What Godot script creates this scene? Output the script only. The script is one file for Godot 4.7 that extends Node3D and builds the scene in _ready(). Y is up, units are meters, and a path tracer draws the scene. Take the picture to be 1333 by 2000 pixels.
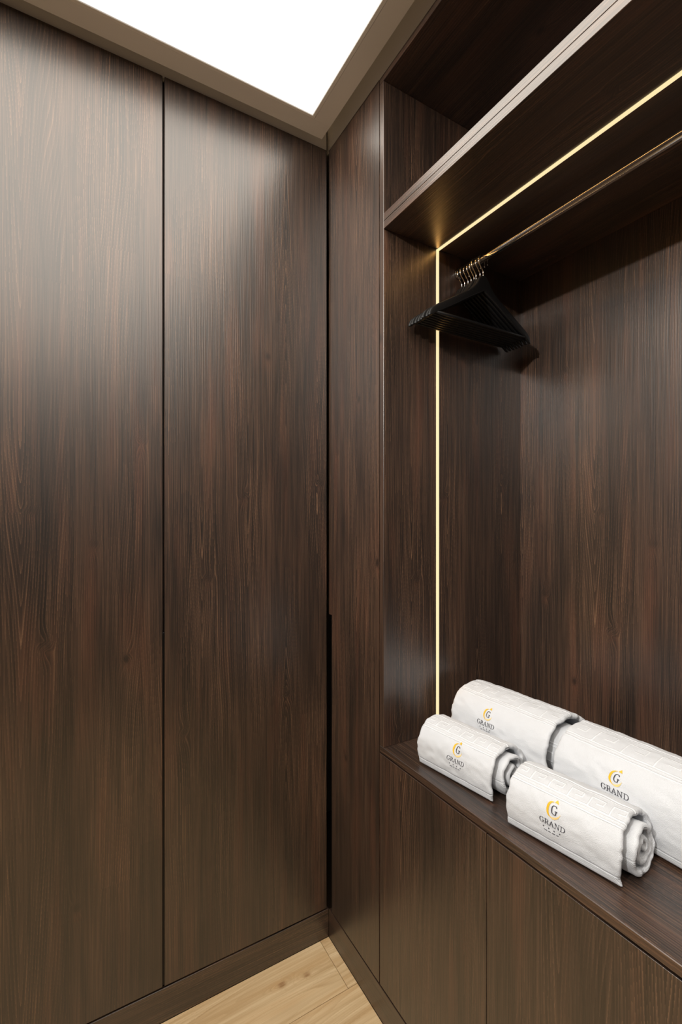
extends Node3D
# A corner of a dressing room: a run of dark wood wardrobe doors, a tall cabinet, an open
# hanging niche with LED strips, a bench with rolled towels, a luminous ceiling.
# x runs along the wardrobe doors towards the corner, z towards the camera, y is up; the
# origin is the floor corner where the two plinths meet.

const DOOR_TOP := 2.722
const DOOR_BOTTOM := 0.101
const CEILING := 2.80       # slab over the cabinets
const PANEL := 2.718        # underside of the hung luminous panel
const ROOM_X := -2.72       # far wall opposite the niche
const ROOM_Z := 2.66        # wall behind the camera
const NICHE_Z0 := 0.326     # inner face of the lit side panel
const NICHE_Z1 := 1.904
const NICHE_BACK := 0.586
const BENCH := 0.792
const SHELF := 2.278        # underside of the shelf
const SPOT := 7.0           # strength of the ceiling spotlight

var M := {}
var taken := {}


func _ready() -> void:
	# ---- camera -------------------------------------------------------------------
	var cam := Camera3D.new()
	cam.name = "camera"
	cam.near = 0.05
	cam.far = 50.0
	var focal := 907.7
	cam.projection = Camera3D.PROJECTION_FRUSTUM
	cam.size = 2.0 * 1000.0 / focal * cam.near
	cam.frustum_offset = Vector2(0.0, 11.9 / focal * cam.near)
	cam.position = Vector3(-0.7769, 1.45, 1.4123)
	cam.rotation_degrees = Vector3(0, -30.33, 0)
	add_child(cam)
	cam.current = true
	# ---- environment ---------------------------------------------------------------
	var we := WorldEnvironment.new()
	we.name = "world"
	var env := Environment.new()
	env.background_mode = Environment.BG_COLOR
	env.background_color = Color(0, 0, 0)
	env.tonemap_mode = Environment.TONE_MAPPER_LINEAR
	env.tonemap_exposure = 1.0
	env.sdfgi_enabled = true
	env.ssao_enabled = true
	env.ssil_enabled = true
	we.environment = env
	add_child(we)
	# ---- the luminous ceiling: one area light as large as the diffuser below ---------
	var px0 := -2.02
	var px1 := -0.1164
	var pz0 := 0.1064
	var pz1 := ROOM_Z - 0.116
	area_light("ceiling_panel_light", Vector3((px0 + px1) / 2, PANEL - 0.0022, (pz0 + pz1) / 2), Vector3(-PI / 2, 0, 0), Vector2(px1 - px0, pz1 - pz0), Color(1.0, 0.96, 0.90), 1.34)

	materials()
	room(px0, px1, pz0, pz1)
	wardrobe()
	tall_cabinet()
	niche()
	bench_cabinet()
	led_strips()
	spotlight()
	rail_and_hangers()
	towels()


# ======================================================================= helpers

func area_light(called: String, at: Vector3, turn: Vector3, size: Vector2, color: Color, energy: float) -> void:
	var l := AreaLight3D.new()
	l.name = called
	l.position = at
	l.rotation = turn
	l.area_size = size
	l.area_normalize_energy = false
	l.light_color = color
	l.light_energy = energy
	l.area_range = 12.0
	l.area_attenuation = 2.0
	l.shadow_enabled = true
	add_child(l)


func numbered(called: String) -> String:
	if not taken.has(called):
		taken[called] = 0
		return called
	taken[called] += 1
	return "%s_%03d" % [called, taken[called]]


func thing(called: String, label: String, category: String, at := Vector3.ZERO, group := "", turn := 0.0) -> Node3D:
	var o := Node3D.new()
	o.name = numbered(called)
	o.position = at
	o.rotation.y = turn
	o.set_meta("label", label)
	o.set_meta("category", category)
	if group != "":
		o.set_meta("group", group)
	add_child(o)
	return o


func part(called: String, mesh: Mesh, mat: Material, parent: Node3D, at := Vector3.ZERO) -> MeshInstance3D:
	var o := MeshInstance3D.new()
	o.name = called
	o.mesh = mesh
	o.material_override = mat
	o.position = at
	parent.add_child(o, true)
	return o


func struct(called: String, mesh: Mesh, mat: Material, label: String) -> MeshInstance3D:
	var o := part(called, mesh, mat, self)
	o.set_meta("kind", "structure")
	o.set_meta("label", label)
	return o


func mb() -> SurfaceTool:
	var st := SurfaceTool.new()
	st.begin(Mesh.PRIMITIVE_TRIANGLES)
	return st


func tri(st: SurfaceTool, p: Array, uv: Array, n: Vector3) -> void:
	# clockwise seen from the front
	var order := [0, 1, 2]
	if (p[1] - p[0]).cross(p[2] - p[0]).dot(n) > 0.0:
		order = [0, 2, 1]
	for i in order:
		st.set_normal(n)
		st.set_uv(uv[i])
		st.add_vertex(p[i])


# A box with chamfered edges. grain: the axis the wood grain runs along (0 x, 1 y, 2 z).
# uv_at shifts the piece over the wood picture (in metres: across, along); SIZE is the picture's.
func box(st: SurfaceTool, lo: Vector3, hi: Vector3, grain := 1, uv_at := Vector2.ZERO, size := Vector2(0.9, 2.7), c := 0.0008) -> void:
	var mid := (lo + hi) / 2
	var half := (hi - lo) / 2
	var pt := func(s: Vector3, a: int) -> Vector3:
		var h := half - Vector3(c, c, c)
		h[a] = half[a]
		return mid + s * h
	var mapped := func(p: Vector3, a: int) -> Vector2:
		# a: axis the face points along
		var along := p[grain]
		var across := 0.0
		if a == grain:
			along = p[(grain + 1) % 3]
			across = p[(grain + 2) % 3]
		else:
			across = p[3 - a - grain]
		return Vector2((across + uv_at.x) / size.x, (uv_at.y - along) / size.y)
	for a in 3:
		var b := (a + 1) % 3
		var d := (a + 2) % 3
		for sa in [-1.0, 1.0]:
			var q := []
			var uvs := []
			for k in [[-1, -1], [1, -1], [1, 1], [-1, 1]]:
				var s := Vector3()
				s[a] = sa
				s[b] = k[0]
				s[d] = k[1]
				q.append(pt.call(s, a))
				uvs.append(mapped.call(q[-1], a))
			var n := Vector3()
			n[a] = sa
			tri(st, [q[0], q[1], q[2]], [uvs[0], uvs[1], uvs[2]], n)
			tri(st, [q[0], q[2], q[3]], [uvs[0], uvs[2], uvs[3]], n)
			if c <= 0.0:
				continue
			for sb in [-1.0, 1.0]:
				var e := []
				var eu := []
				for k in [[a, -1.0], [a, 1.0], [b, 1.0], [b, -1.0]]:
					var s := Vector3()
					s[a] = sa
					s[b] = sb
					s[d] = k[1]
					e.append(pt.call(s, k[0]))
					eu.append(mapped.call(e[-1], a))
				var en := Vector3()
				en[a] = sa
				en[b] = sb
				en = en.normalized()
				tri(st, [e[0], e[1], e[2]], [eu[0], eu[1], eu[2]], en)
				tri(st, [e[0], e[2], e[3]], [eu[0], eu[2], eu[3]], en)
	if c > 0.0:
		for sx in [-1.0, 1.0]:
			for sy in [-1.0, 1.0]:
				for sz in [-1.0, 1.0]:
					var s := Vector3(sx, sy, sz)
					var p := [pt.call(s, 0), pt.call(s, 1), pt.call(s, 2)]
					tri(st, p, [mapped.call(p[0], 0), mapped.call(p[1], 0), mapped.call(p[2], 0)], s.normalized())


func box_mesh(lo: Vector3, hi: Vector3, grain := 1, uv_at := Vector2.ZERO, size := Vector2(0.9, 2.7), c := 0.0008) -> ArrayMesh:
	var st := mb()
	box(st, lo, hi, grain, uv_at, size, c)
	return st.commit()


# A smooth grid surface: rows of points of equal length.
func grid(rows: Array, uvs: Array, closed := false, ends := false) -> ArrayMesh:
	var st := mb()
	st.set_smooth_group(0)
	var nr := rows.size()
	var nc: int = rows[0].size()
	for i in nr:
		for j in nc:
			st.set_uv(uvs[i][j] if uvs.size() else Vector2(float(i) / nr, float(j) / nc))
			st.add_vertex(rows[i][j])
	for i in nr - 1:
		for j in (nc if closed else nc - 1):
			var a: int = i * nc + j
			var b: int = i * nc + (j + 1) % nc
			var c: int = a + nc
			var d: int = b + nc
			for k in [a, b, c, b, d, c]:
				st.add_index(k)
	if ends:
		for e in [0, nr - 1]:
			for j in range(1, nc - 1):
				var t := [e * nc, e * nc + j, e * nc + j + 1]
				if e == 0:
					t = [e * nc, e * nc + j + 1, e * nc + j]
				for k in t:
					st.add_index(k)
	st.generate_normals()
	return st.commit()


func tube(path: Array, radius: float, sides := 10) -> ArrayMesh:
	var rows := []
	var up := Vector3(0, 0, 1)
	for i in path.size():
		var t: Vector3 = (path[mini(i + 1, path.size() - 1)] - path[maxi(i - 1, 0)]).normalized()
		if absf(t.dot(up)) > 0.95:
			up = Vector3(0, 1, 0)
		var u := t.cross(up).normalized()
		var w := t.cross(u).normalized()
		var row := []
		for k in sides:
			var a := TAU * k / sides
			row.append(path[i] + (u * cos(a) + w * sin(a)) * radius)
		rows.append(row)
	return grid(rows, [], true, true)


# ======================================================================= materials

func noise_data(sd: int, w: int, h: int, fw: int, fh: int, freq: float, octaves := 2) -> PackedByteArray:
	var n := FastNoiseLite.new()
	n.seed = sd
	n.noise_type = FastNoiseLite.TYPE_SIMPLEX_SMOOTH
	n.frequency = freq
	n.fractal_octaves = octaves
	var im := n.get_image(fw, fh)
	im.resize(w, h, Image.INTERPOLATE_CUBIC)
	return im.get_data()


# A picture of wood veneer: boards side by side, each with growth lines that run straight or
# rise to points, knots that the lines bend around, pores and blotches of stain.
# P: palette (sRGB) dark, mid, line, red; size in metres; knots [u, v, strength].
func wood(sd: int, w: int, h: int, size: Vector2, boards: Array, pal: Array, knots: Array, opt := {}) -> Array:
	var rng := RandomNumberGenerator.new()
	rng.seed = sd
	var fine := noise_data(sd + 1, w, h, w, maxi(8, h / 40), opt.get("fine", 0.19), 2)
	var mid := noise_data(sd + 2, w, h, w, maxi(6, h / 90), opt.get("mid", 0.035), 3)
	var big := noise_data(sd + 3, w, h, 128, 96, 0.045, 3)
	var warp := noise_data(sd + 4, w, h, 128, 90, 0.028, 2)
	var warp2 := noise_data(sd + 5, w, h, 256, 70, 0.045, 2)
	var red := noise_data(sd + 6, w, h, 200, 60, 0.06, 2)
	var strong := noise_data(sd + 7, w, h, 120, 50, 0.05, 2)
	# per column: board, phase and slope
	var base_phase := PackedFloat32Array()
	var slope := PackedFloat32Array()
	var owner := PackedInt32Array()
	base_phase.resize(w)
	slope.resize(w)
	owner.resize(w)
	var edges := [0.0]
	for b in boards:
		edges.append(edges[-1] + b[0])
	for i in w:
		var u := (i + 0.5) / w * size.x
		var k := 0
		while k < boards.size() - 1 and u > edges[k + 1]:
			k += 1
		owner[i] = k
		var b: Array = boards[k]
		var du: float = u - edges[k] - b[0] * b[1]
		base_phase[i] = b[2] * (sqrt(du * du + 0.000008) if b[3] != 0.0 else du) + 17.3 * k
		slope[i] = b[3]
	# staggered end joints of the boards and their tones
	var joints := []
	var tones := []
	for b in boards:
		var js := []
		var at := rng.randf() * 0.9
		while at < size.y:
			js.append(at)
			at += 0.55 + rng.randf() * 0.8
		joints.append(js)
		var ts := []
		for q in js.size() + 2:
			ts.append(1.0 + (rng.randf() - 0.5) * opt.get("tone", 0.3))
		tones.append(ts)
	var kn := []
	for q in knots:
		kn.append([q[0], q[1], q[2]])
	var dark: Color = pal[0]
	var midc: Color = pal[1]
	var linec: Color = pal[2]
	var redc: Color = pal[3]
	var knotc: Color = opt.get("knot", dark)
	var out := PackedByteArray()
	out.resize(w * h * 3)
	var bump := PackedByteArray()
	bump.resize(w * h)
	var wa: float = opt.get("warp", 4.2)
	var sharp: float = opt.get("sharp", 6.0)
	var line_gain: float = opt.get("line", 0.85)
	var fine_gain: float = opt.get("pores", 0.85)
	for j in h:
		var v := (j + 0.5) / h * size.y
		var seg := PackedInt32Array()
		for k in boards.size():
			var s := 0
			for q in joints[k]:
				if v > q:
					s += 1
			seg.append(s)
		var near := []
		for q in kn:
			if absf(v - q[1]) < 0.16:
				near.append(q)
		for i in w:
			var at := j * w + i
			var k := owner[i]
			var sg := seg[k]
			var wv := warp[at] / 255.0 - 0.5
			var w2 := warp2[at] / 255.0 - 0.5
			var phase := base_phase[i] + slope[i] * v + wa * wv + 1.3 * w2 + 3.7 * sg
			var spot := 0.0
			var smear := 0.0
			if near.size():
				var u := (i + 0.5) / w * size.x
				for q in near:
					var a: float = (u - q[0]) / 0.015
					var b: float = (v - q[1]) / 0.042
					var dd := a * a + b * b
					if dd < 8.0:
						phase += q[2] * 2.4 * exp(-dd) * (1.0 if b > 0.0 else -1.0) * minf(1.0, absf(b) * 3.0)
						spot += q[2] * exp(-a * a * 3.0 - b * b * 14.0)
						smear += q[2] * 0.45 * exp(-a * a * 1.6 - (b - 0.45) * (b - 0.45) * 4.0)
			var fr := phase - floorf(phase)
			var st := clampf((strong[at] / 255.0 - 0.28) * 2.0, 0.0, 1.0)
			# wide bands of growth, each ending in a stronger line
			var band := phase * 0.27
			band -= floorf(band)
			var line := (pow(fr, sharp) * (0.3 + 0.7 * st) + pow(band, 14.0) * st * 0.9) * line_gain
			var fi := fine[at] / 255.0 - 0.5
			var mi := mid[at] / 255.0 - 0.5
			var tone: float = (big[at] / 255.0 - 0.5) * 0.50 + mi * 0.62 + fi * fine_gain + (fr - 0.5) * 0.26 * st - (band - 0.4) * 0.34 * st
			tone = clampf(0.5 + tone, 0.0, 1.15) * tones[k][sg]
			var rd := clampf((red[at] / 255.0 - 0.55) * 2.2, 0.0, 1.0) * 0.75 + smear
			var c := dark.lerp(midc, tone)
			c = c.lerp(redc, clampf(rd * (0.35 + 0.65 * fr), 0.0, 0.8))
			c = c.lerp(linec, clampf(line * (1.0 + fi), 0.0, 1.0))
			if spot > 0.01:
				c = c.lerp(knotc, clampf(spot * (0.6 + mi * 1.5 + fi), 0.0, 0.7))
			var o := at * 3
			out[o] = clampi(int(c.r * 255.0), 0, 255)
			out[o + 1] = clampi(int(c.g * 255.0), 0, 255)
			out[o + 2] = clampi(int(c.b * 255.0), 0, 255)
			bump[at] = clampi(int(128.0 + 190.0 * fi + 30.0 * mi + 30.0 * line), 0, 255)
	var im := Image.create_from_data(w, h, false, Image.FORMAT_RGB8, out)
	var bm := Image.create_from_data(w, h, false, Image.FORMAT_L8, bump)
	return [ImageTexture.create_from_image(im), ImageTexture.create_from_image(bm)]


func plain(color: Color, rough: float, metal := 0.0, spec := 0.5) -> StandardMaterial3D:
	var m := StandardMaterial3D.new()
	m.albedo_color = color
	m.roughness = rough
	m.metallic = metal
	m.metallic_specular = spec
	return m


func wood_material(tex: Array, rough: float, spec: float, relief: float, coat := 0.0) -> StandardMaterial3D:
	var m := StandardMaterial3D.new()
	m.albedo_texture = tex[0]
	m.albedo_color = Color(0.87, 0.85, 0.835)
	m.roughness = rough
	m.metallic_specular = spec
	m.heightmap_enabled = true
	m.heightmap_texture = tex[1]
	m.heightmap_scale = relief
	if coat > 0.0:
		m.clearcoat_enabled = true
		m.clearcoat = coat
		m.clearcoat_roughness = rough
	return m


func glow(color: Color, energy: float) -> StandardMaterial3D:
	var m := plain(Color(0.4, 0.4, 0.4), 0.6)
	m.emission_enabled = true
	m.emission = color
	m.emission_energy_multiplier = energy
	return m


func materials() -> void:
	var pal := [Color8(30, 22, 18), Color8(84, 63, 50), Color8(130, 100, 77), Color8(104, 65, 48)]
	# boards: width, where its heart line lies (share of the width), lines per metre, rise along the grain
	var a := wood(11, 1024, 2048, Vector2(0.9, 2.7), [
		[0.055, 0.35, 210, 11.0], [0.10, 0.4, 150, 0.0], [0.09, 1.1, 190, 3.2], [0.13, 0.25, 150, 8.5], [0.08, 0.5, 200, 0.0],
		[0.10, 1.05, 170, -6.0], [0.09, 0.3, 180, 0.0], [0.115, 0.35, 150, 9.5], [0.06, 0.5, 200, 0.0], [0.08, 0.8, 160, -7.0]], pal,
		[[0.11, 1.52, 1.0], [0.215, 1.78, 0.8], [0.33, 1.60, 1.1], [0.30, 1.25, 0.6], [0.52, 1.66, 0.9], [0.44, 1.34, 0.8], [0.62, 2.05, 1.0], [0.70, 0.9, 0.8], [0.80, 1.4, 1.0], [0.18, 0.8, 0.7], [0.40, 2.3, 0.9], [0.56, 1.05, 0.9]])
	var b := wood(47, 1024, 2048, Vector2(0.9, 2.7), [
		[0.09, 0.5, 170, 0.0], [0.07, 0.45, 210, 9.0], [0.11, 0.95, 160, 3.5], [0.10, 0.4, 180, 0.0], [0.08, 0.3, 200, -9.0],
		[0.12, 0.5, 150, 7.5], [0.07, 0.5, 210, 0.0], [0.10, 0.2, 160, -6.5], [0.08, 0.6, 190, 0.0], [0.08, 0.5, 170, 8.0]], pal,
		[[0.14, 1.45, 0.8], [0.25, 1.2, 1.0], [0.40, 1.85, 0.9], [0.07, 1.9, 0.8], [0.52, 1.15, 0.8], [0.66, 1.6, 1.0], [0.78, 2.1, 0.9], [0.33, 0.75, 1.0], [0.58, 0.6, 0.7]])
	M.wood_a = wood_material(a, 0.38, 0.64, 0.04, 0.5)
	M.wood_b = wood_material(b, 0.38, 0.64, 0.04, 0.5)
	var oak_pal := [Color8(200, 168, 124), Color8(236, 212, 172), Color8(178, 144, 102), Color8(210, 172, 124)]
	var o := wood(83, 512, 1024, Vector2(0.56, 2.4), [[0.187, 0.5, 70, 2.6], [0.187, 0.3, 90, 0.0], [0.186, 0.6, 80, -2.0]], oak_pal,
		[[0.072, 1.20, 1.5], [0.082, 1.12, 0.8], [0.27, 0.5, 0.6], [0.45, 1.8, 0.7]], {"tone": 0.10, "line": 0.50, "sharp": 3.0, "warp": 6.0, "fine": 0.30, "mid": 0.06, "pores": 0.5, "knot": Color8(146, 106, 68)})
	M.oak = wood_material(o, 0.45, 0.5, 0.015)
	M.oak.albedo_color = Color.WHITE
	M.subfloor = plain(Color8(70, 52, 34), 0.9)
	M.carcass = plain(Color8(34, 26, 22), 0.7)
	M.taupe = plain(Color8(234, 231, 226), 0.5)
	M.profile = plain(Color8(240, 236, 228), 0.4)
	M.black = plain(Color8(14, 13, 13), 0.45)
	M.black_metal = plain(Color8(20, 20, 21), 0.35, 0.6)
	M.hanger = plain(Color8(12, 12, 13), 0.48, 0.0, 0.4)
	M.chrome = plain(Color8(214, 214, 214), 0.10, 1.0)
	M.rail = plain(Color8(210, 210, 210), 0.15, 1.0)
	M.plaster = plain(Color8(120, 108, 98), 0.8)
	M.panel_glow = glow(Color(1.0, 0.985, 0.97), 1.15)
	M.led_glow = glow(Color8(255, 232, 176), 1.0)
	M.spot_glow = glow(Color(1, 1, 1), 3.0)
	M.gold = plain(Color8(214, 172, 40), 0.5)
	M.gold_pale = plain(Color8(226, 196, 130), 0.55)
	M.thread = plain(Color8(44, 42, 52), 0.6)
	M.towel_small = towel_material(5, 0.098, 0.150)
	M.towel_large = towel_material(6, 0.150, 0.222)


# ======================================================================= the room

func room(px0: float, px1: float, pz0: float, pz1: float) -> void:
	# floor: a slab with oak planks laid along the wardrobe
	var fl := struct("floor", box_mesh(Vector3(ROOM_X - 0.1, -0.12, -0.75), Vector3(0.75, -0.012, ROOM_Z + 0.1), 0, Vector2.ZERO, Vector2(1, 1), 0.0), M.subfloor, "pale oak plank floor")
	var rng := RandomNumberGenerator.new()
	rng.seed = 5
	var z := 0.0
	var row := 0
	var wide := 0.187
	var gap := 0.0007
	while z < ROOM_Z:
		var z1 := minf(z + wide, ROOM_Z)
		var x := 0.0
		var first := [-0.034, -0.62, -0.33, -0.95, -0.18, -0.74][row % 6] as float
		var ends := [0.0, first]
		while ends[-1] > ROOM_X:
			ends.append(maxf(ends[-1] - 1.29, ROOM_X))
		for k in ends.size() - 1:
			var hi: float = ends[k]
			var lo: float = ends[k + 1]
			# the picture's planks lie side by side: pick one, and slide along it
			var strip := (row + k) % 3
			var slide := rng.randf() * 1.1 + 0.1
			if row == 0 and k == 1:
				strip = 0
				slide = 1.20 - 0.206          # the knot beside the corner
			if row == 0 and k == 0:
				strip = 1
			var uv := Vector2(strip * 0.187 - z, slide)
			part("plank", box_mesh(Vector3(lo + gap, -0.012, z + gap), Vector3(hi - gap, 0.0, z1 - gap), 0, uv, Vector2(0.56, 2.4), 0.0006), M.oak, fl)
		z += wide
		row += 1
	# walls and the slab over everything
	struct("wall_front", box_mesh(Vector3(ROOM_X - 0.1, -0.012, -0.75), Vector3(0.75, 2.95, -0.62), 1, Vector2.ZERO, Vector2(1, 1), 0.0), M.plaster, "plastered wall behind the wardrobe")
	struct("wall_right", box_mesh(Vector3(0.62, -0.012, -0.62), Vector3(0.75, 2.95, ROOM_Z), 1, Vector2.ZERO, Vector2(1, 1), 0.0), M.plaster, "plastered wall behind the niche")
	struct("wall_left", box_mesh(Vector3(ROOM_X - 0.1, -0.012, -0.62), Vector3(ROOM_X, 2.95, ROOM_Z), 1, Vector2(0.1, 2.7)), M.wood_a, "dark wood panelled wall opposite the niche")
	struct("wall_back", box_mesh(Vector3(ROOM_X - 0.1, -0.012, ROOM_Z), Vector3(0.75, 2.95, ROOM_Z + 0.1), 1, Vector2(0.3, 2.7)), M.wood_b, "dark wood panelled wall facing the wardrobe")
	struct("ceiling", box_mesh(Vector3(ROOM_X - 0.1, CEILING, -0.75), Vector3(0.75, 2.95, ROOM_Z + 0.1), 1, Vector2.ZERO, Vector2(1, 1), 0.0), M.taupe, "ceiling slab above the hung luminous panel")
	# filler strips above the cabinets
	struct("trim_1", box_mesh(Vector3(ROOM_X, DOOR_TOP, -0.020), Vector3(-0.006, CEILING, -0.006), 0, Vector2.ZERO, Vector2(1, 1), 0.0), M.taupe, "taupe filler strip above the wardrobe doors")
	struct("trim_2", box_mesh(Vector3(0.001, DOOR_TOP, -0.020), Vector3(0.018, CEILING, ROOM_Z), 2, Vector2.ZERO, Vector2(1, 1), 0.0), M.taupe, "taupe filler strip above the niche")
	# plinths under the cabinets
	struct("baseboard_front", box_mesh(Vector3(ROOM_X + 0.0005, 0.0, -0.021), Vector3(0.0, 0.096, 0.0), 0, Vector2(0.2, 1.3)), M.wood_b, "dark wood plinth under the wardrobe doors")
	struct("baseboard_right", box_mesh(Vector3(0.0, 0.0, 0.0005), Vector3(0.020, 0.096, NICHE_Z1 + 0.0205), 2, Vector2(0.45, 0.7)), M.wood_b, "dark wood plinth under the tall cabinet and bench")
	# the luminous panel, hung a hand's width clear of the cabinets
	var cx := (px0 + px1) / 2
	var cz := (pz0 + pz1) / 2
	var lp := thing("ceiling_light", "large white luminous panel in a flat taupe frame on the ceiling", "light panel", Vector3(cx, PANEL, cz))
	part("diffuser", box_mesh(Vector3(px0 - cx, 0.0, pz0 - cz), Vector3(px1 - cx, 0.010, pz1 - cz), 0, Vector2.ZERO, Vector2(1, 1), 0.0), M.panel_glow, lp)
	var ring := [px0 - cx, pz0 - cz, px1 - cx, pz1 - cz]
	for e in frame_bars(ring, 0.011):
		var fr := part("profile", box_mesh(Vector3(e[0], -0.0025, e[1]), Vector3(e[2], 0.014, e[3]), 0, Vector2.ZERO, Vector2(1, 1), 0.001), M.profile, lp)
		fr.set_meta("label", "slim raised inner profile")
	ring = [ring[0] - 0.0128, ring[1] - 0.0128, ring[2] + 0.0128, ring[3] + 0.0128]
	for e in frame_bars(ring, 0.0573):
		part("frame", box_mesh(Vector3(e[0], 0.0, e[1]), Vector3(e[2], CEILING - PANEL - 0.0005, e[3]), 0, Vector2.ZERO, Vector2(1, 1), 0.0005), M.taupe, lp)


# Four bars of the given width round a rectangle [x0, z0, x1, z1].
func frame_bars(r: Array, wide: float) -> Array:
	return [[r[0] - wide, r[1] - wide, r[2] + wide, r[1]], [r[0] - wide, r[3], r[2] + wide, r[3] + wide], [r[0] - wide, r[1], r[0], r[3]], [r[2], r[1], r[2] + wide, r[3]]]


# ======================================================================= cabinets

func wardrobe() -> void:
	var w := thing("fitted_wardrobe", "full-height fitted wardrobe with flat dark wood doors meeting in the corner", "wardrobe", Vector3(0, 0, 0))
	part("carcass", box_mesh(Vector3(ROOM_X + 0.0005, 0.0, -0.60), Vector3(-0.0005, DOOR_TOP - 0.001, -0.022), 1, Vector2.ZERO, Vector2(1, 1), 0.0), M.carcass, w)
	var right := -0.008
	var k := 0
	var shifts := [Vector2(0.555, 2.72), Vector2(1.16, 2.72), Vector2(1.85, 2.72), Vector2(2.2, 2.7), Vector2(2.75, 2.72)]
	while right > ROOM_X + 0.12:
		var left := maxf(right - 0.5318, ROOM_X + 0.006)
		var mat: Material = M.wood_b if k % 2 == 0 else M.wood_a
		var d := part("door", box_mesh(Vector3(left, DOOR_BOTTOM, -0.021), Vector3(right, DOOR_TOP, 0.0), 1, shifts[k % 5], Vector2(0.9, 2.7), 0.0010), mat, w)
		var h := part("handle", box_mesh(Vector3(left - 0.0054, 0.105, -0.020), Vector3(left - 0.0002, 1.120, -0.0012), 1, Vector2.ZERO, Vector2(1, 1), 0.0006), M.black_metal, d)
		h.set_meta("label", "slim black grip profile in the door gap")
		right = left - 0.0056
		k += 1


func tall_cabinet() -> void:
	var c := thing("tall_cabinet", "narrow tall dark wood cabinet between the wardrobe and the open niche", "cabinet")
	part("carcass", box_mesh(Vector3(0.0205, 0.0, 0.002), Vector3(0.60, DOOR_TOP - 0.001, 0.3055), 1, Vector2.ZERO, Vector2(1, 1), 0.0), M.carcass, c)
	# the door is cut back along its lower edge for the grip
	var st := mb()
	var uv := Vector2(0.505, 2.72)
	box(st, Vector3(0.0, 1.118, 0.0015), Vector3(0.020, DOOR_TOP, 0.3035), 1, uv, Vector2(0.9, 2.7), 0.0)
	box(st, Vector3(0.0, DOOR_BOTTOM, 0.0225), Vector3(0.020, 1.118, 0.3035), 1, uv, Vector2(0.9, 2.7), 0.0)
	var d := part("door", st.commit(), M.wood_a, c)
	var h := part("handle", box_mesh(Vector3(0.009, DOOR_BOTTOM, 0.0035), Vector3(0.020, 1.1175, 0.0222), 1, Vector2.ZERO, Vector2(1, 1), 0.0006), M.black, d)
	h.set_meta("label", "black recessed grip profile along the door edge")


func niche() -> void:
	var n := thing("open_wardrobe", "open dark wood hanging niche with a thick shelf above the rail", "wardrobe")
	# side panels (their front edges frame the opening)
	var left := part("side_panel", box_mesh(Vector3(0.0, BENCH + 0.0002, 0.3065), Vector3(0.600, DOOR_TOP - 0.0195, NICHE_Z0), 1, Vector2(0.02, 2.72)), M.wood_b, n)
	left.set_meta("label", "side panel with a vertical light strip")
	part("side_panel", box_mesh(Vector3(0.0, BENCH + 0.0002, NICHE_Z1), Vector3(0.600, DOOR_TOP - 0.0195, NICHE_Z1 + 0.0195), 1, Vector2(0.3, 2.72)), M.wood_a, n)
	part("top_panel", box_mesh(Vector3(0.0, DOOR_TOP - 0.019, 0.3065), Vector3(0.600, DOOR_TOP - 0.0005, NICHE_Z1 + 0.0195), 2, Vector2(0.25, 2.3)), M.wood_a, n)
	part("back_panel", box_mesh(Vector3(NICHE_BACK, BENCH, NICHE_Z0 + 0.0002), Vector3(0.600, DOOR_TOP - 0.0192, NICHE_Z1 - 0.0002), 1, Vector2(-0.315, 2.72), Vector2(0.9, 2.7), 0.0), M.wood_a, n)
	part("shelf_board", box_mesh(Vector3(0.0, SHELF, NICHE_Z0 + 0.0004), Vector3(NICHE_BACK - 0.0005, SHELF + 0.0215, NICHE_Z1 - 0.0004), 2, Vector2(0.12, 2.1)), M.wood_b, n)
	part("shelf_board", box_mesh(Vector3(0.0, SHELF + 0.0222, NICHE_Z0 + 0.0004), Vector3(NICHE_BACK - 0.0005, SHELF + 0.0440, NICHE_Z1 - 0.0004), 2, Vector2(0.62, 2.5)), M.wood_b, n)
	# blank panel between the niche and the wall behind the camera
	var f := thing("filler_panel", "tall dark wood filler panel beside the open niche", "panel")
	part("panel", box_mesh(Vector3(0.0, 0.0, NICHE_Z1 + 0.021), Vector3(0.020, DOOR_TOP, ROOM_Z), 1, Vector2(-1.6, 2.72)), M.wood_b, f)


func bench_cabinet() -> void:
	var b := thing("bench_cabinet", "low dark wood cabinet under the niche with a bench top", "cabinet")
	part("carcass", box_mesh(Vector3(0.0205, 0.0, 0.3065), Vector3(0.600, BENCH - 0.0195, NICHE_Z1 + 0.018), 1, Vector2.ZERO, Vector2(1, 1), 0.0), M.carcass, b)
	part("bench_top", box_mesh(Vector3(0.0, BENCH - 0.0185, 0.3060), Vector3(0.600, BENCH, NICHE_Z1 + 0.018), 2, Vector2(0.05, 2.2), Vector2(0.9, 2.7), 0.0012), M.wood_a, b)
	var z := 0.3072
	var k := 0
	while z < NICHE_Z1 - 0.1:
		var z1 := 0.7048 + k * 0.4055
		part("door", box_mesh(Vector3(0.0, DOOR_BOTTOM, z), Vector3(0.020, BENCH - 0.0225, z1), 1, Vector2(0.28 + k * 0.02, 0.9 + 0.31 * k), Vector2(0.9, 2.7), 0.0005), M.wood_a, b)
		z = z1 + 0.0018
		k += 1


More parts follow.
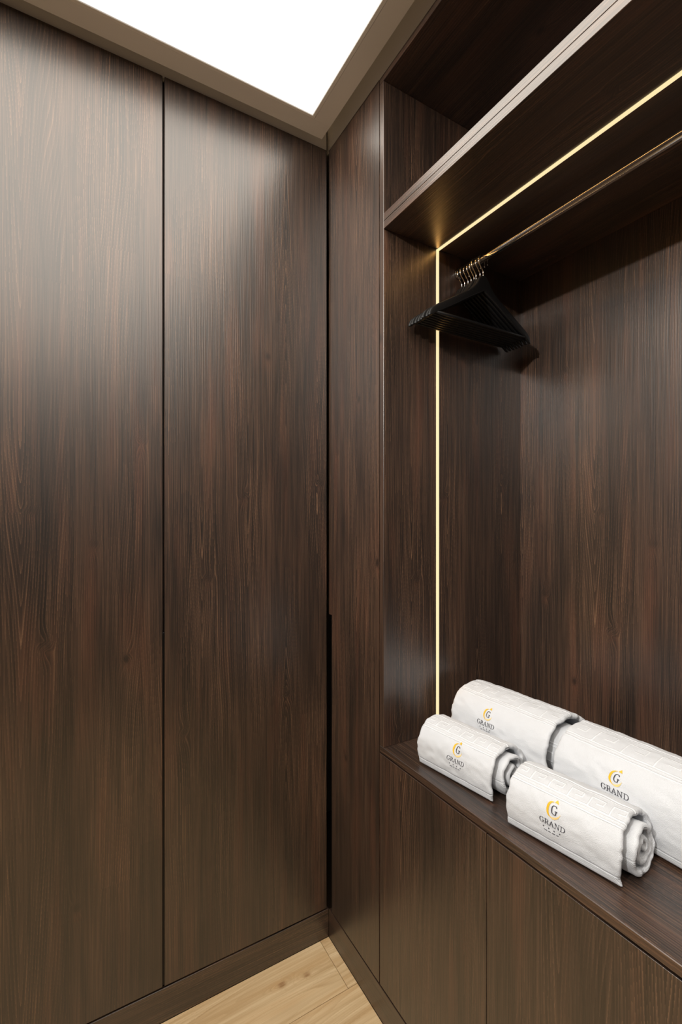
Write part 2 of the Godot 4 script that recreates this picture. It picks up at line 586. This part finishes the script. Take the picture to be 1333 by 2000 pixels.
# The spot on the far side of the room: its hard shadows lie on the back of the niche.
func spotlight() -> void:
	var at := Vector3(-2.42, 2.690, 1.50)
	var aim := Vector3(0.45, 1.80, 0.75)
	var s := thing("ceiling_spotlight", "small black ceiling spotlight aimed at the open niche", "spotlight", at)
	var dir := (aim - at).normalized()
	part("mount", tube([Vector3(0, CEILING - at.y - 0.001, 0), Vector3(0, CEILING - at.y - 0.012, 0), Vector3(0, CEILING - at.y - 0.016, 0)], 0.045, 28), M.black_metal, s)
	part("arm", tube([Vector3(0, CEILING - at.y - 0.016, 0), Vector3(0, 0.05, 0), -dir * 0.06], 0.009, 12), M.black_metal, s)
	part("housing", tube([-dir * 0.13, -dir * 0.12, -dir * 0.05, -dir * 0.012], 0.046, 32), M.black_metal, s)
	part("lens", tube([-dir * 0.0115, -dir * 0.006, -dir * 0.004], 0.042, 32), M.spot_glow, s)
	var l := SpotLight3D.new()
	l.name = "spot_light"
	l.position = at + dir * 0.05
	l.light_color = Color(1.0, 0.985, 0.96)
	l.light_energy = SPOT
	l.light_size = 0.05
	l.spot_angle = 34.0
	l.spot_angle_attenuation = 1.0
	l.spot_range = 12.0
	l.spot_attenuation = 2.0
	l.shadow_enabled = true
	add_child(l)
	l.look_at(aim, Vector3.UP)


func led_strips() -> void:
	var warm := Color(1.0, 0.70, 0.32)
	var v := thing("led_strip", "vertical warm white LED strip set into the niche side panel", "LED strip", Vector3(0.203, BENCH, NICHE_Z0), "LED strips of the niche")
	part("diffuser", box_mesh(Vector3(-0.0052, 0.0005, 0.0003), Vector3(0.0052, SHELF - BENCH - 0.0022, 0.0018), 1, Vector2.ZERO, Vector2(1, 1), 0.0), M.led_glow, v)
	var h := thing("led_strip", "horizontal warm white LED strip under the niche shelf", "LED strip", Vector3(0.206, SHELF, NICHE_Z0), "LED strips of the niche")
	part("diffuser", box_mesh(Vector3(-0.0052, -0.0018, 0.0004), Vector3(0.0052, -0.0003, NICHE_Z1 - NICHE_Z0 - 0.002), 2, Vector2.ZERO, Vector2(1, 1), 0.0), M.led_glow, h)
	area_light("led_vertical_light", Vector3(0.203, (BENCH + SHELF) / 2, NICHE_Z0 + 0.0024), Vector3(0, PI, 0), Vector2(0.0104, SHELF - BENCH - 0.006), warm, 1.8)
	area_light("led_horizontal_light", Vector3(0.206, SHELF - 0.0024, (NICHE_Z0 + NICHE_Z1) / 2), Vector3(-PI / 2, 0, 0), Vector2(0.0104, NICHE_Z1 - NICHE_Z0 - 0.006), warm, 1.8)


# ======================================================================= rail and hangers

func rail_and_hangers() -> void:
	var rx := 0.290
	var ry := 2.2235
	var rr := 0.0098
	var r := thing("clothes_rail", "chrome clothes rail running under the niche shelf", "rail", Vector3(rx, ry, NICHE_Z0))
	var pts := []
	for i in 9:
		pts.append(Vector3(0, 0, 0.0005 + (NICHE_Z1 - NICHE_Z0 - 0.001) * i / 8.0))
	part("tube", tube(pts, rr, 48), M.rail, r)
	for e in [0.0004, NICHE_Z1 - NICHE_Z0 - 0.0054]:
		part("flange", tube([Vector3(0, 0, e), Vector3(0, 0, e + 0.004), Vector3(0, 0, e + 0.005)], 0.017, 24), M.chrome, r)

	# one hanger, its origin where the hook leaves the body; the body runs along x
	var words := ["nearest to the lit side panel", "second from the lit side panel", "third from the lit side panel", "fourth from the lit side panel", "fifth from the lit side panel", "sixth from the lit side panel", "seventh from the lit side panel", "farthest from the lit side panel"]
	var top_y := 2.172
	var proto: Node3D
	var rng := RandomNumberGenerator.new()
	rng.seed = 3
	for k in 8:
		var h: Node3D
		if k == 0:
			h = thing("clothes_hanger", "", "hanger", Vector3.ZERO, "black hangers on the rail")
			part("body", hanger_body(), M.hanger, h)
			part("trouser_bar", tube([Vector3(-0.190, -0.1475, 0), Vector3(-0.1, -0.1475, 0), Vector3(0, -0.1475, 0), Vector3(0.1, -0.1475, 0), Vector3(0.190, -0.1475, 0)], 0.0045, 12), M.hanger, h)
			var hook := part("hook", tube(hook_path(ry + rr - top_y), 0.0017, 10), M.chrome, h)
			hook.set_meta("label", "chrome wire hook")
			proto = h
		else:
			h = proto.duplicate()
			h.name = numbered("clothes_hanger")
			add_child(h)
		h.set_meta("label", "black wooden clothes hanger with chrome hook, " + words[k])
		h.position = Vector3(rx + (rng.randf() - 0.5) * 0.004 + (0.0 if k < 5 else -0.002), top_y, 0.3425 + k * 0.0126)
		h.rotation.y = (rng.randf() - 0.5) * 0.006


func hanger_body() -> ArrayMesh:
	var top := [[0.0, 0.0], [0.010, -0.002], [0.019, -0.010], [0.028, -0.027], [0.045, -0.045], [0.070, -0.061], [0.110, -0.084], [0.150, -0.107], [0.180, -0.124], [0.200, -0.138], [0.210, -0.150], [0.213, -0.160]]
	var low := [[0.0, -0.047], [0.045, -0.071], [0.110, -0.109], [0.165, -0.140], [0.190, -0.153], [0.205, -0.163], [0.213, -0.1625]]
	var at := func(list: Array, x: float) -> float:
		for i in list.size() - 1:
			if x <= list[i + 1][0]:
				return lerpf(list[i][1], list[i + 1][1], (x - list[i][0]) / (list[i + 1][0] - list[i][0]))
		return list[-1][1]
	var rows := []
	var n := 72
	for i in n + 1:
		var x := lerpf(-0.213, 0.213, i / float(n))
		var t: float = at.call(top, absf(x))
		var b: float = at.call(low, absf(x))
		var half := (t - b) / 2
		var mid := (t + b) / 2
		var thick := 0.0056 * sqrt(clampf(1.0 - pow(absf(x) / 0.2135, 18.0), 0.05, 1.0))
		var row := []
		for k in 20:
			var a := TAU * k / 20.0
			var ca := cos(a)
			var sa := sin(a)
			row.append(Vector3(x, mid + half * signf(sa) * pow(absf(sa), 0.45), thick * signf(ca) * pow(absf(ca), 0.45)))
		rows.append(row)
	return grid(rows, [], true, true)


func hook_path(reach: float) -> Array:
	# reach: height of the rail's top above the body; the wire rests on it
	var p := [Vector3(0, -0.012, 0), Vector3(0, 0.004, 0), Vector3(0, 0.012, 0), Vector3(-0.0012, 0.0155, 0)]
	var rad := 0.0195
	var c := Vector3(0, reach + 0.0017 - rad, 0)
	for i in 25:
		var a := deg_to_rad(lerpf(208.0, -22.0, i / 24.0))
		p.append(c + Vector3(cos(a), sin(a), 0) * rad)
	return p


# ======================================================================= towels

func towel_material(sd: int, band0: float, band1: float) -> StandardMaterial3D:
	# relief of the terry: loops, a woven hem, and a key pattern between two ribs.
	# 0.36 m of cloth each way; rows run up the cloth from the hem.
	var n := 1024
	var per := n / 0.36
	var loops := noise_data(sd, n, n, n, n, 0.30, 2)
	var folds := noise_data(sd + 20, n, n, 128, 128, 0.05, 3)
	var line := Image.create(n, n, false, Image.FORMAT_L8)
	line.fill(Color(0, 0, 0))
	var rib := func(s: float, wide: float) -> void:
		line.fill_rect(Rect2i(0, int((s - wide / 2) * per), n, maxi(2, int(wide * per))), Color(1, 1, 1))
	rib.call(band0, 0.0030)
	rib.call(band0 + 0.006, 0.0018)
	rib.call(band1, 0.0030)
	rib.call(band1 - 0.006, 0.0018)
	# the key: a step of a squared meander, repeated along the cloth
	var high := band1 - band0 - 0.022
	var u := high / 5.0
	var key := [[0, 0, 5, 0], [0, 0, 0, 4], [0, 4, 4, 4], [4, 4, 4, 2], [4, 2, 2, 2], [5, 0, 6.5, 0]]
	var x := 0.0
	var wide := 0.0030
	while x < 0.36:
		for k in key:
			var x0: float = x + minf(k[0], k[2]) * u
			var x1: float = x + maxf(k[0], k[2]) * u
			var s0: float = band0 + 0.011 + minf(k[1], k[3]) * u
			var s1: float = band0 + 0.011 + maxf(k[1], k[3]) * u
			line.fill_rect(Rect2i(int((x0 - wide / 2) * per), int((s0 - wide / 2) * per), int((x1 - x0 + wide) * per), int((s1 - s0 + wide) * per)), Color(1, 1, 1))
		x += 6.5 * u
	line.resize(n / 3, n / 3, Image.INTERPOLATE_BILINEAR)
	line.resize(n, n, Image.INTERPOLATE_CUBIC)
	var ld := line.get_data()
	var out := PackedByteArray()
	out.resize(n * n)
	var col := PackedByteArray()
	col.resize(n * n * 3)
	var hem := int(0.0165 * per)
	var groove := int(0.0030 * per)
	for j in n:
		for i in n:
			var at := j * n + i
			var loop := loops[at] / 255.0 - 0.5
			var v := 0.42 + 0.44 * loop + 0.14 * (folds[at] / 255.0 - 0.5)
			if j < hem:
				# flat woven hem with a slanted rib
				v = 0.36 + 0.10 * sin((i + j * 0.8) * 0.55) + 0.1 * loop
			elif j < hem + groove:
				v = 0.12
			v += 0.40 * ld[at] / 255.0 * (1.0 - 0.4 * absf(loop))
			out[at] = clampi(int(v * 255.0), 0, 255)
			var o := at * 3
			# terry loops a little greyer than the flat woven key and ribs
			var tint := 207 + int(16.0 * loop) + ld[at] / 14
			col[o] = clampi(tint - 2, 0, 255)
			col[o + 1] = clampi(tint + 1, 0, 255)
			col[o + 2] = clampi(tint + 6, 0, 255)
	var m := StandardMaterial3D.new()
	m.albedo_texture = ImageTexture.create_from_image(Image.create_from_data(n, n, false, Image.FORMAT_RGB8, col))
	m.roughness = 0.95
	m.metallic_specular = 0.2
	m.rim_enabled = true
	m.rim = 0.25
	m.rim_tint = 0.5
	m.heightmap_enabled = true
	m.heightmap_texture = ImageTexture.create_from_image(Image.create_from_data(n, n, false, Image.FORMAT_L8, out))
	m.heightmap_scale = 0.26
	return m


# The cloth's middle line in cross-section (back, up): the hanging flap, over the top, round and in.
const ROLL := [[0.006, 0.0035], [0.003, 0.020], [0.001, 0.042], [0.004, 0.066], [0.015, 0.086], [0.034, 0.0985], [0.062, 0.1035], [0.090, 0.0995], [0.113, 0.086], [0.124, 0.064], [0.123, 0.040], [0.112, 0.020], [0.092, 0.0085], [0.068, 0.0075], [0.046, 0.014], [0.033, 0.030], [0.029, 0.050], [0.036, 0.070], [0.054, 0.083], [0.078, 0.083], [0.098, 0.070], [0.104, 0.050], [0.096, 0.031], [0.078, 0.024], [0.060, 0.029], [0.051, 0.043], [0.056, 0.058], [0.070, 0.065], [0.083, 0.057], [0.084, 0.046], [0.076, 0.041]]


class Roll:
	var path: PackedVector2Array = []
	var normal: PackedVector2Array = []
	var along: PackedFloat32Array = []
	var half := 0.006
	var length := 0.2
	var noise := FastNoiseLite.new()
	var stick := 0.014     # how far the inside of the roll stands out beyond the flap
	var flap := 0.16
	var ribs := []

	func at(s: float) -> Array:
		var i := clampi(along.bsearch(s) - 1, 0, along.size() - 2)
		var t := clampf((s - along[i]) / maxf(along[i + 1] - along[i], 1e-6), 0.0, 1.0)
		return [path[i].lerp(path[i + 1], t), normal[i].lerp(normal[i + 1], t).normalized()]

	# relief woven into the outside: a flat hem, a sunk seam above it, two ribs
	func weave(s: float) -> float:
		var d := -0.0007 * (1.0 - smoothstep(0.0155, 0.0170, s)) - 0.0020 * exp(-pow((s - 0.0178) / 0.0011, 2.0))
		for b in ribs:
			d += 0.0008 * exp(-pow((s - b) / 0.0013, 2.0))
		return d

	# a point of the cloth: s along the section, share 0..1 along the axis, side +1 outside, -1 inside
	func point(s: float, share: float, side: float, lift := 0.0) -> Vector3:
		var pn := at(s)
		var total := along[-1]
		var inner := smoothstep(flap, flap + 0.10, s)
		var w0 := -stick * 0.35 * inner + noise.get_noise_2d(s * 26.0, 3.0) * 0.004
		var w1 := length + stick * inner + noise.get_noise_2d(s * 26.0, 90.0) * 0.004
		var w := lerpf(w0, w1, share)
		var r := half * 1.1
		var near := minf(minf(w - w0, w1 - w), minf(s, total - s))
		var e := clampf(near / r, 0.0, 1.0)
		var thick := half * sqrt(1.0 - (1.0 - e) * (1.0 - e))
		var bump := noise.get_noise_3d(s * 28.0, w * 22.0, side * 0.2) * 0.0035 * smoothstep(0.0, 0.03, s)
		if side > 0.0:
			lift += weave(s)
		var p: Vector2 = pn[0] + pn[1] * (side * thick + lift + bump * 0.6)
		return Vector3(p.x, maxf(p.y, 0.0006), w)


func make_roll(back: float, up: float, half: float, length: float, sd: int) -> Roll:
	var r := Roll.new()
	r.half = half
	r.length = length
	r.noise.seed = sd
	r.noise.frequency = 1.0
	r.noise.fractal_octaves = 2
	var pts: Array[Vector2] = []
	for q in ROLL:
		pts.append(Vector2(q[0] * back, q[1] * up))
	# Catmull-Rom through the points
	for i in pts.size() - 1:
		var p0 := pts[maxi(i - 1, 0)]
		var p1 := pts[i]
		var p2 := pts[i + 1]
		var p3 := pts[mini(i + 2, pts.size() - 1)]
		for k in 5:
			var t := k / 5.0
			r.path.append(0.5 * ((2.0 * p1) + (p2 - p0) * t + (2.0 * p0 - 5.0 * p1 + 4.0 * p2 - p3) * t * t + (3.0 * p1 - p0 - 3.0 * p2 + p3) * t * t * t))
	r.path.append(pts[-1])
	var s := 0.0
	for i in r.path.size():
		if i > 0:
			s += r.path[i].distance_to(r.path[i - 1])
		r.along.append(s)
		var t := (r.path[mini(i + 1, r.path.size() - 1)] - r.path[maxi(i - 1, 0)]).normalized()
		r.normal.append(Vector2(-t.y, t.x))
	r.flap = 0.17 * up
	r.ribs = [0.098, 0.150] if up < 1.2 else [0.150, 0.222]
	return r


func cloth_mesh(r: Roll) -> ArrayMesh:
	var total := r.along[-1]
	var ss := []
	# dense at both ends of the cloth so that its edge is round
	for k in 5:
		ss.append(r.half * 1.1 * (1.0 - cos(k / 5.0 * PI / 2)))
	var dense: float = r.flap + 0.04
	var n := int(dense / 0.0012)
	for k in n:
		ss.append(lerpf(r.half * 1.1, dense, k / float(n)))
	for k in 111:
		ss.append(lerpf(dense, total - r.half * 1.1, k / 110.0))
	for k in 5:
		ss.append(total - r.half * 1.1 * (1.0 - sin((k + 1) / 5.0 * PI / 2)))
	var shares := []
	var edge := r.half * 1.1 / r.length
	for k in 6:
		shares.append(edge * (1.0 - cos(k / 5.0 * PI / 2)))
	for k in range(1, 44):
		shares.append(lerpf(edge, 1.0 - edge, k / 44.0))
	for k in 6:
		shares.append(1.0 - edge * (1.0 - sin(k / 5.0 * PI / 2)))
	var st := mb()
	st.set_smooth_group(0)
	var nc := shares.size()
	var base := 0
	for side in [1.0, -1.0]:
		for s in ss:
			for w in shares:
				var p := r.point(s, w, side)
				st.set_uv(Vector2(p.z / 0.36 if p.z > 0 else 0.0, s / 0.36 if side > 0 else 0.35 + s / 0.36 * 0.3))
				st.add_vertex(p)
		for i in ss.size() - 1:
			for j in nc - 1:
				var a: int = base + i * nc + j
				var q := [a, a + 1, a + nc, a + 1, a + nc + 1, a + nc]
				if side > 0:
					q = [a, a + nc, a + 1, a + 1, a + nc, a + nc + 1]
				for k in q:
					st.add_index(k)
		base += ss.size() * nc
	st.generate_normals()
	return st.commit()


# Lays flat shapes (x along the cloth, y up it, in metres) on the towel as raised embroidery.
func stitch(r: Roll, flat: PackedVector2Array, tris: PackedInt32Array, at: Vector2, lift := 0.0009) -> ArrayMesh:
	var st := mb()
	st.set_smooth_group(0)
	for p in flat:
		var w := at.x + p.x
		var q := r.point(at.y + p.y, w / r.length, 1.0, lift)
		st.set_uv(p * 10.0)
		st.add_vertex(q)
	for i in range(0, tris.size(), 3):
		for k in [0, 1, 2]:
			st.add_index(tris[i + k])
	st.generate_normals()
	return st.commit()


func text_shape(words: String, height: float, wide: float) -> Array:
	var f := SystemFont.new()
	f.font_names = PackedStringArray(["Droid Serif"])
	f.font_weight = 400
	var t := TextMesh.new()
	t.text = words
	t.font = f
	t.font_size = 64
	t.pixel_size = 0.01
	t.depth = 0.0
	t.curve_step = 2.0
	var arr := t.get_mesh_arrays()
	var v: PackedVector3Array = arr[Mesh.ARRAY_VERTEX]
	var ix: PackedInt32Array = arr[Mesh.ARRAY_INDEX]
	var lo := Vector2(1e9, 1e9)
	var hi := -lo
	for p in v:
		lo = lo.min(Vector2(p.x, p.y))
		hi = hi.max(Vector2(p.x, p.y))
	var flat := PackedVector2Array()
	for p in v:
		flat.append(Vector2(((p.x - lo.x) / (hi.x - lo.x) - 0.5) * wide, ((p.y - lo.y) / (hi.y - lo.y) - 0.5) * height))
	return [flat, ix]


func arc_shape(radius: float, from: float, to: float, thick: float, bias: float) -> Array:
	var flat := PackedVector2Array()
	var ix := PackedInt32Array()
	var n := 22
	for i in n + 1:
		var t := i / float(n)
		var a := deg_to_rad(lerpf(from, to, t))
		var wv := thick * (0.12 + pow(sin(PI * pow(t, bias)), 1.2))
		for s in [-0.5, 0.5]:
			flat.append(Vector2(cos(a), sin(a)) * (radius + s * wv))
		if i < n:
			var b := i * 2
			ix.append_array(PackedInt32Array([b, b + 1, b + 2, b + 1, b + 3, b + 2]))
	return [flat, ix]


func moved(shape: Array, by: Vector2) -> Array:
	var flat := PackedVector2Array()
	for p in shape[0]:
		flat.append(p + by)
	return [flat, shape[1]]


func joined(list: Array) -> Array:
	var flat := PackedVector2Array()
	var ix := PackedInt32Array()
	for s in list:
		var b := flat.size()
		flat.append_array(s[0])
		for k in s[1]:
			ix.append(k + b)
	return [flat, ix]


func towel(label: String, at: Vector3, turn: float, large: bool, length: float, logo: Vector2, sd: int) -> void:
	var t := thing("rolled_towel", label, "towel", at, "white rolled towels on the bench", deg_to_rad(turn))
	var r := make_roll(1.45 if large else 0.99, 1.50 if large else 1.04, 0.0072 if large else 0.0060, length, sd)
	part("cloth", cloth_mesh(r), M.towel_large if large else M.towel_small, t)
	# embroidery: gold ring with a leaf, the letter in it, the name, a row of stars, a line
	var e := 0.0150
	var gold := joined([arc_shape(0.0130, 95, 262, 0.0042, 0.95), moved([PackedVector2Array([Vector2(-0.0035, -0.0018), Vector2(0.0048, -0.0026), Vector2(0.0016, 0.0040)]), PackedInt32Array([0, 2, 1])], Vector2(0.0035, 0.0148))])
	var g := part("emblem", stitch(r, moved(gold, Vector2(0, e))[0], gold[1], logo), M.gold, t)
	g.set_meta("label", "gold embroidered ring emblem")
	var pale := arc_shape(0.0130, 240, 350, 0.0034, 1.0)
	part("emblem_shade", stitch(r, moved(pale, Vector2(0, e))[0], pale[1], logo, 0.0008), M.gold_pale, t)
	var letter := text_shape("G", 0.0150, 0.0125)
	part("letter", stitch(r, moved(letter, Vector2(0.0010, e + 0.0006))[0], letter[1], logo, 0.0011), M.thread, t)
	var grand := text_shape("GRAND", 0.0105 if large else 0.0095, 0.0560 if large else 0.0510)
	var nm := part("lettering", stitch(r, moved(grand, Vector2(0, -0.0085))[0], grand[1], logo), M.thread, t)
	nm.set_meta("label", "dark embroidered name GRAND")
	var stars := []
	for k in 4:
		stars.append(moved(star_shape(0.0019), Vector2(-0.0165 + k * 0.0110, -0.0190)))
	var row := joined(stars)
	part("stars", stitch(r, row[0], row[1], logo), M.thread, t)
	var dashes := []
	for d in [[-0.0150, 0.0070], [-0.0060, 0.0050], [0.0020, 0.0060], [0.0100, 0.0045]]:
		dashes.append([PackedVector2Array([Vector2(d[0], -0.0246), Vector2(d[0] + d[1], -0.0246), Vector2(d[0] + d[1], -0.0234), Vector2(d[0], -0.0234)]), PackedInt32Array([0, 2, 1, 0, 3, 2])])
	var dash := joined(dashes)
	part("stitch_line", stitch(r, dash[0], dash[1], logo), M.thread, t)


func star_shape(radius: float) -> Array:
	var flat := PackedVector2Array([Vector2.ZERO])
	var ix := PackedInt32Array()
	for i in 10:
		var a := PI / 2 + TAU * i / 10.0
		flat.append(Vector2(cos(a), sin(a)) * (radius if i % 2 == 0 else radius * 0.45))
		ix.append_array(PackedInt32Array([0, (i + 1) % 10 + 1, i + 1]))
	return [flat, ix]


func towels() -> void:
	towel("small white rolled towel at the bench edge beside the lit side panel", Vector3(0.0327, BENCH, 0.4387), 7.5, false, 0.227, Vector2(0.128, 0.064), 21)
	towel("small white rolled towel at the bench edge, farther from the side panel", Vector3(0.0345, BENCH, 0.7301), 7.8, false, 0.225, Vector2(0.102, 0.060), 22)
	towel("large white rolled towel at the back beside the lit side panel", Vector3(0.197, BENCH, 0.392), 3.0, true, 0.305, Vector2(0.128, 0.100), 23)
	towel("large white rolled towel at the back, farther from the side panel", Vector3(0.201, BENCH, 0.724), 0.0, true, 0.320, Vector2(0.143, 0.095), 24)
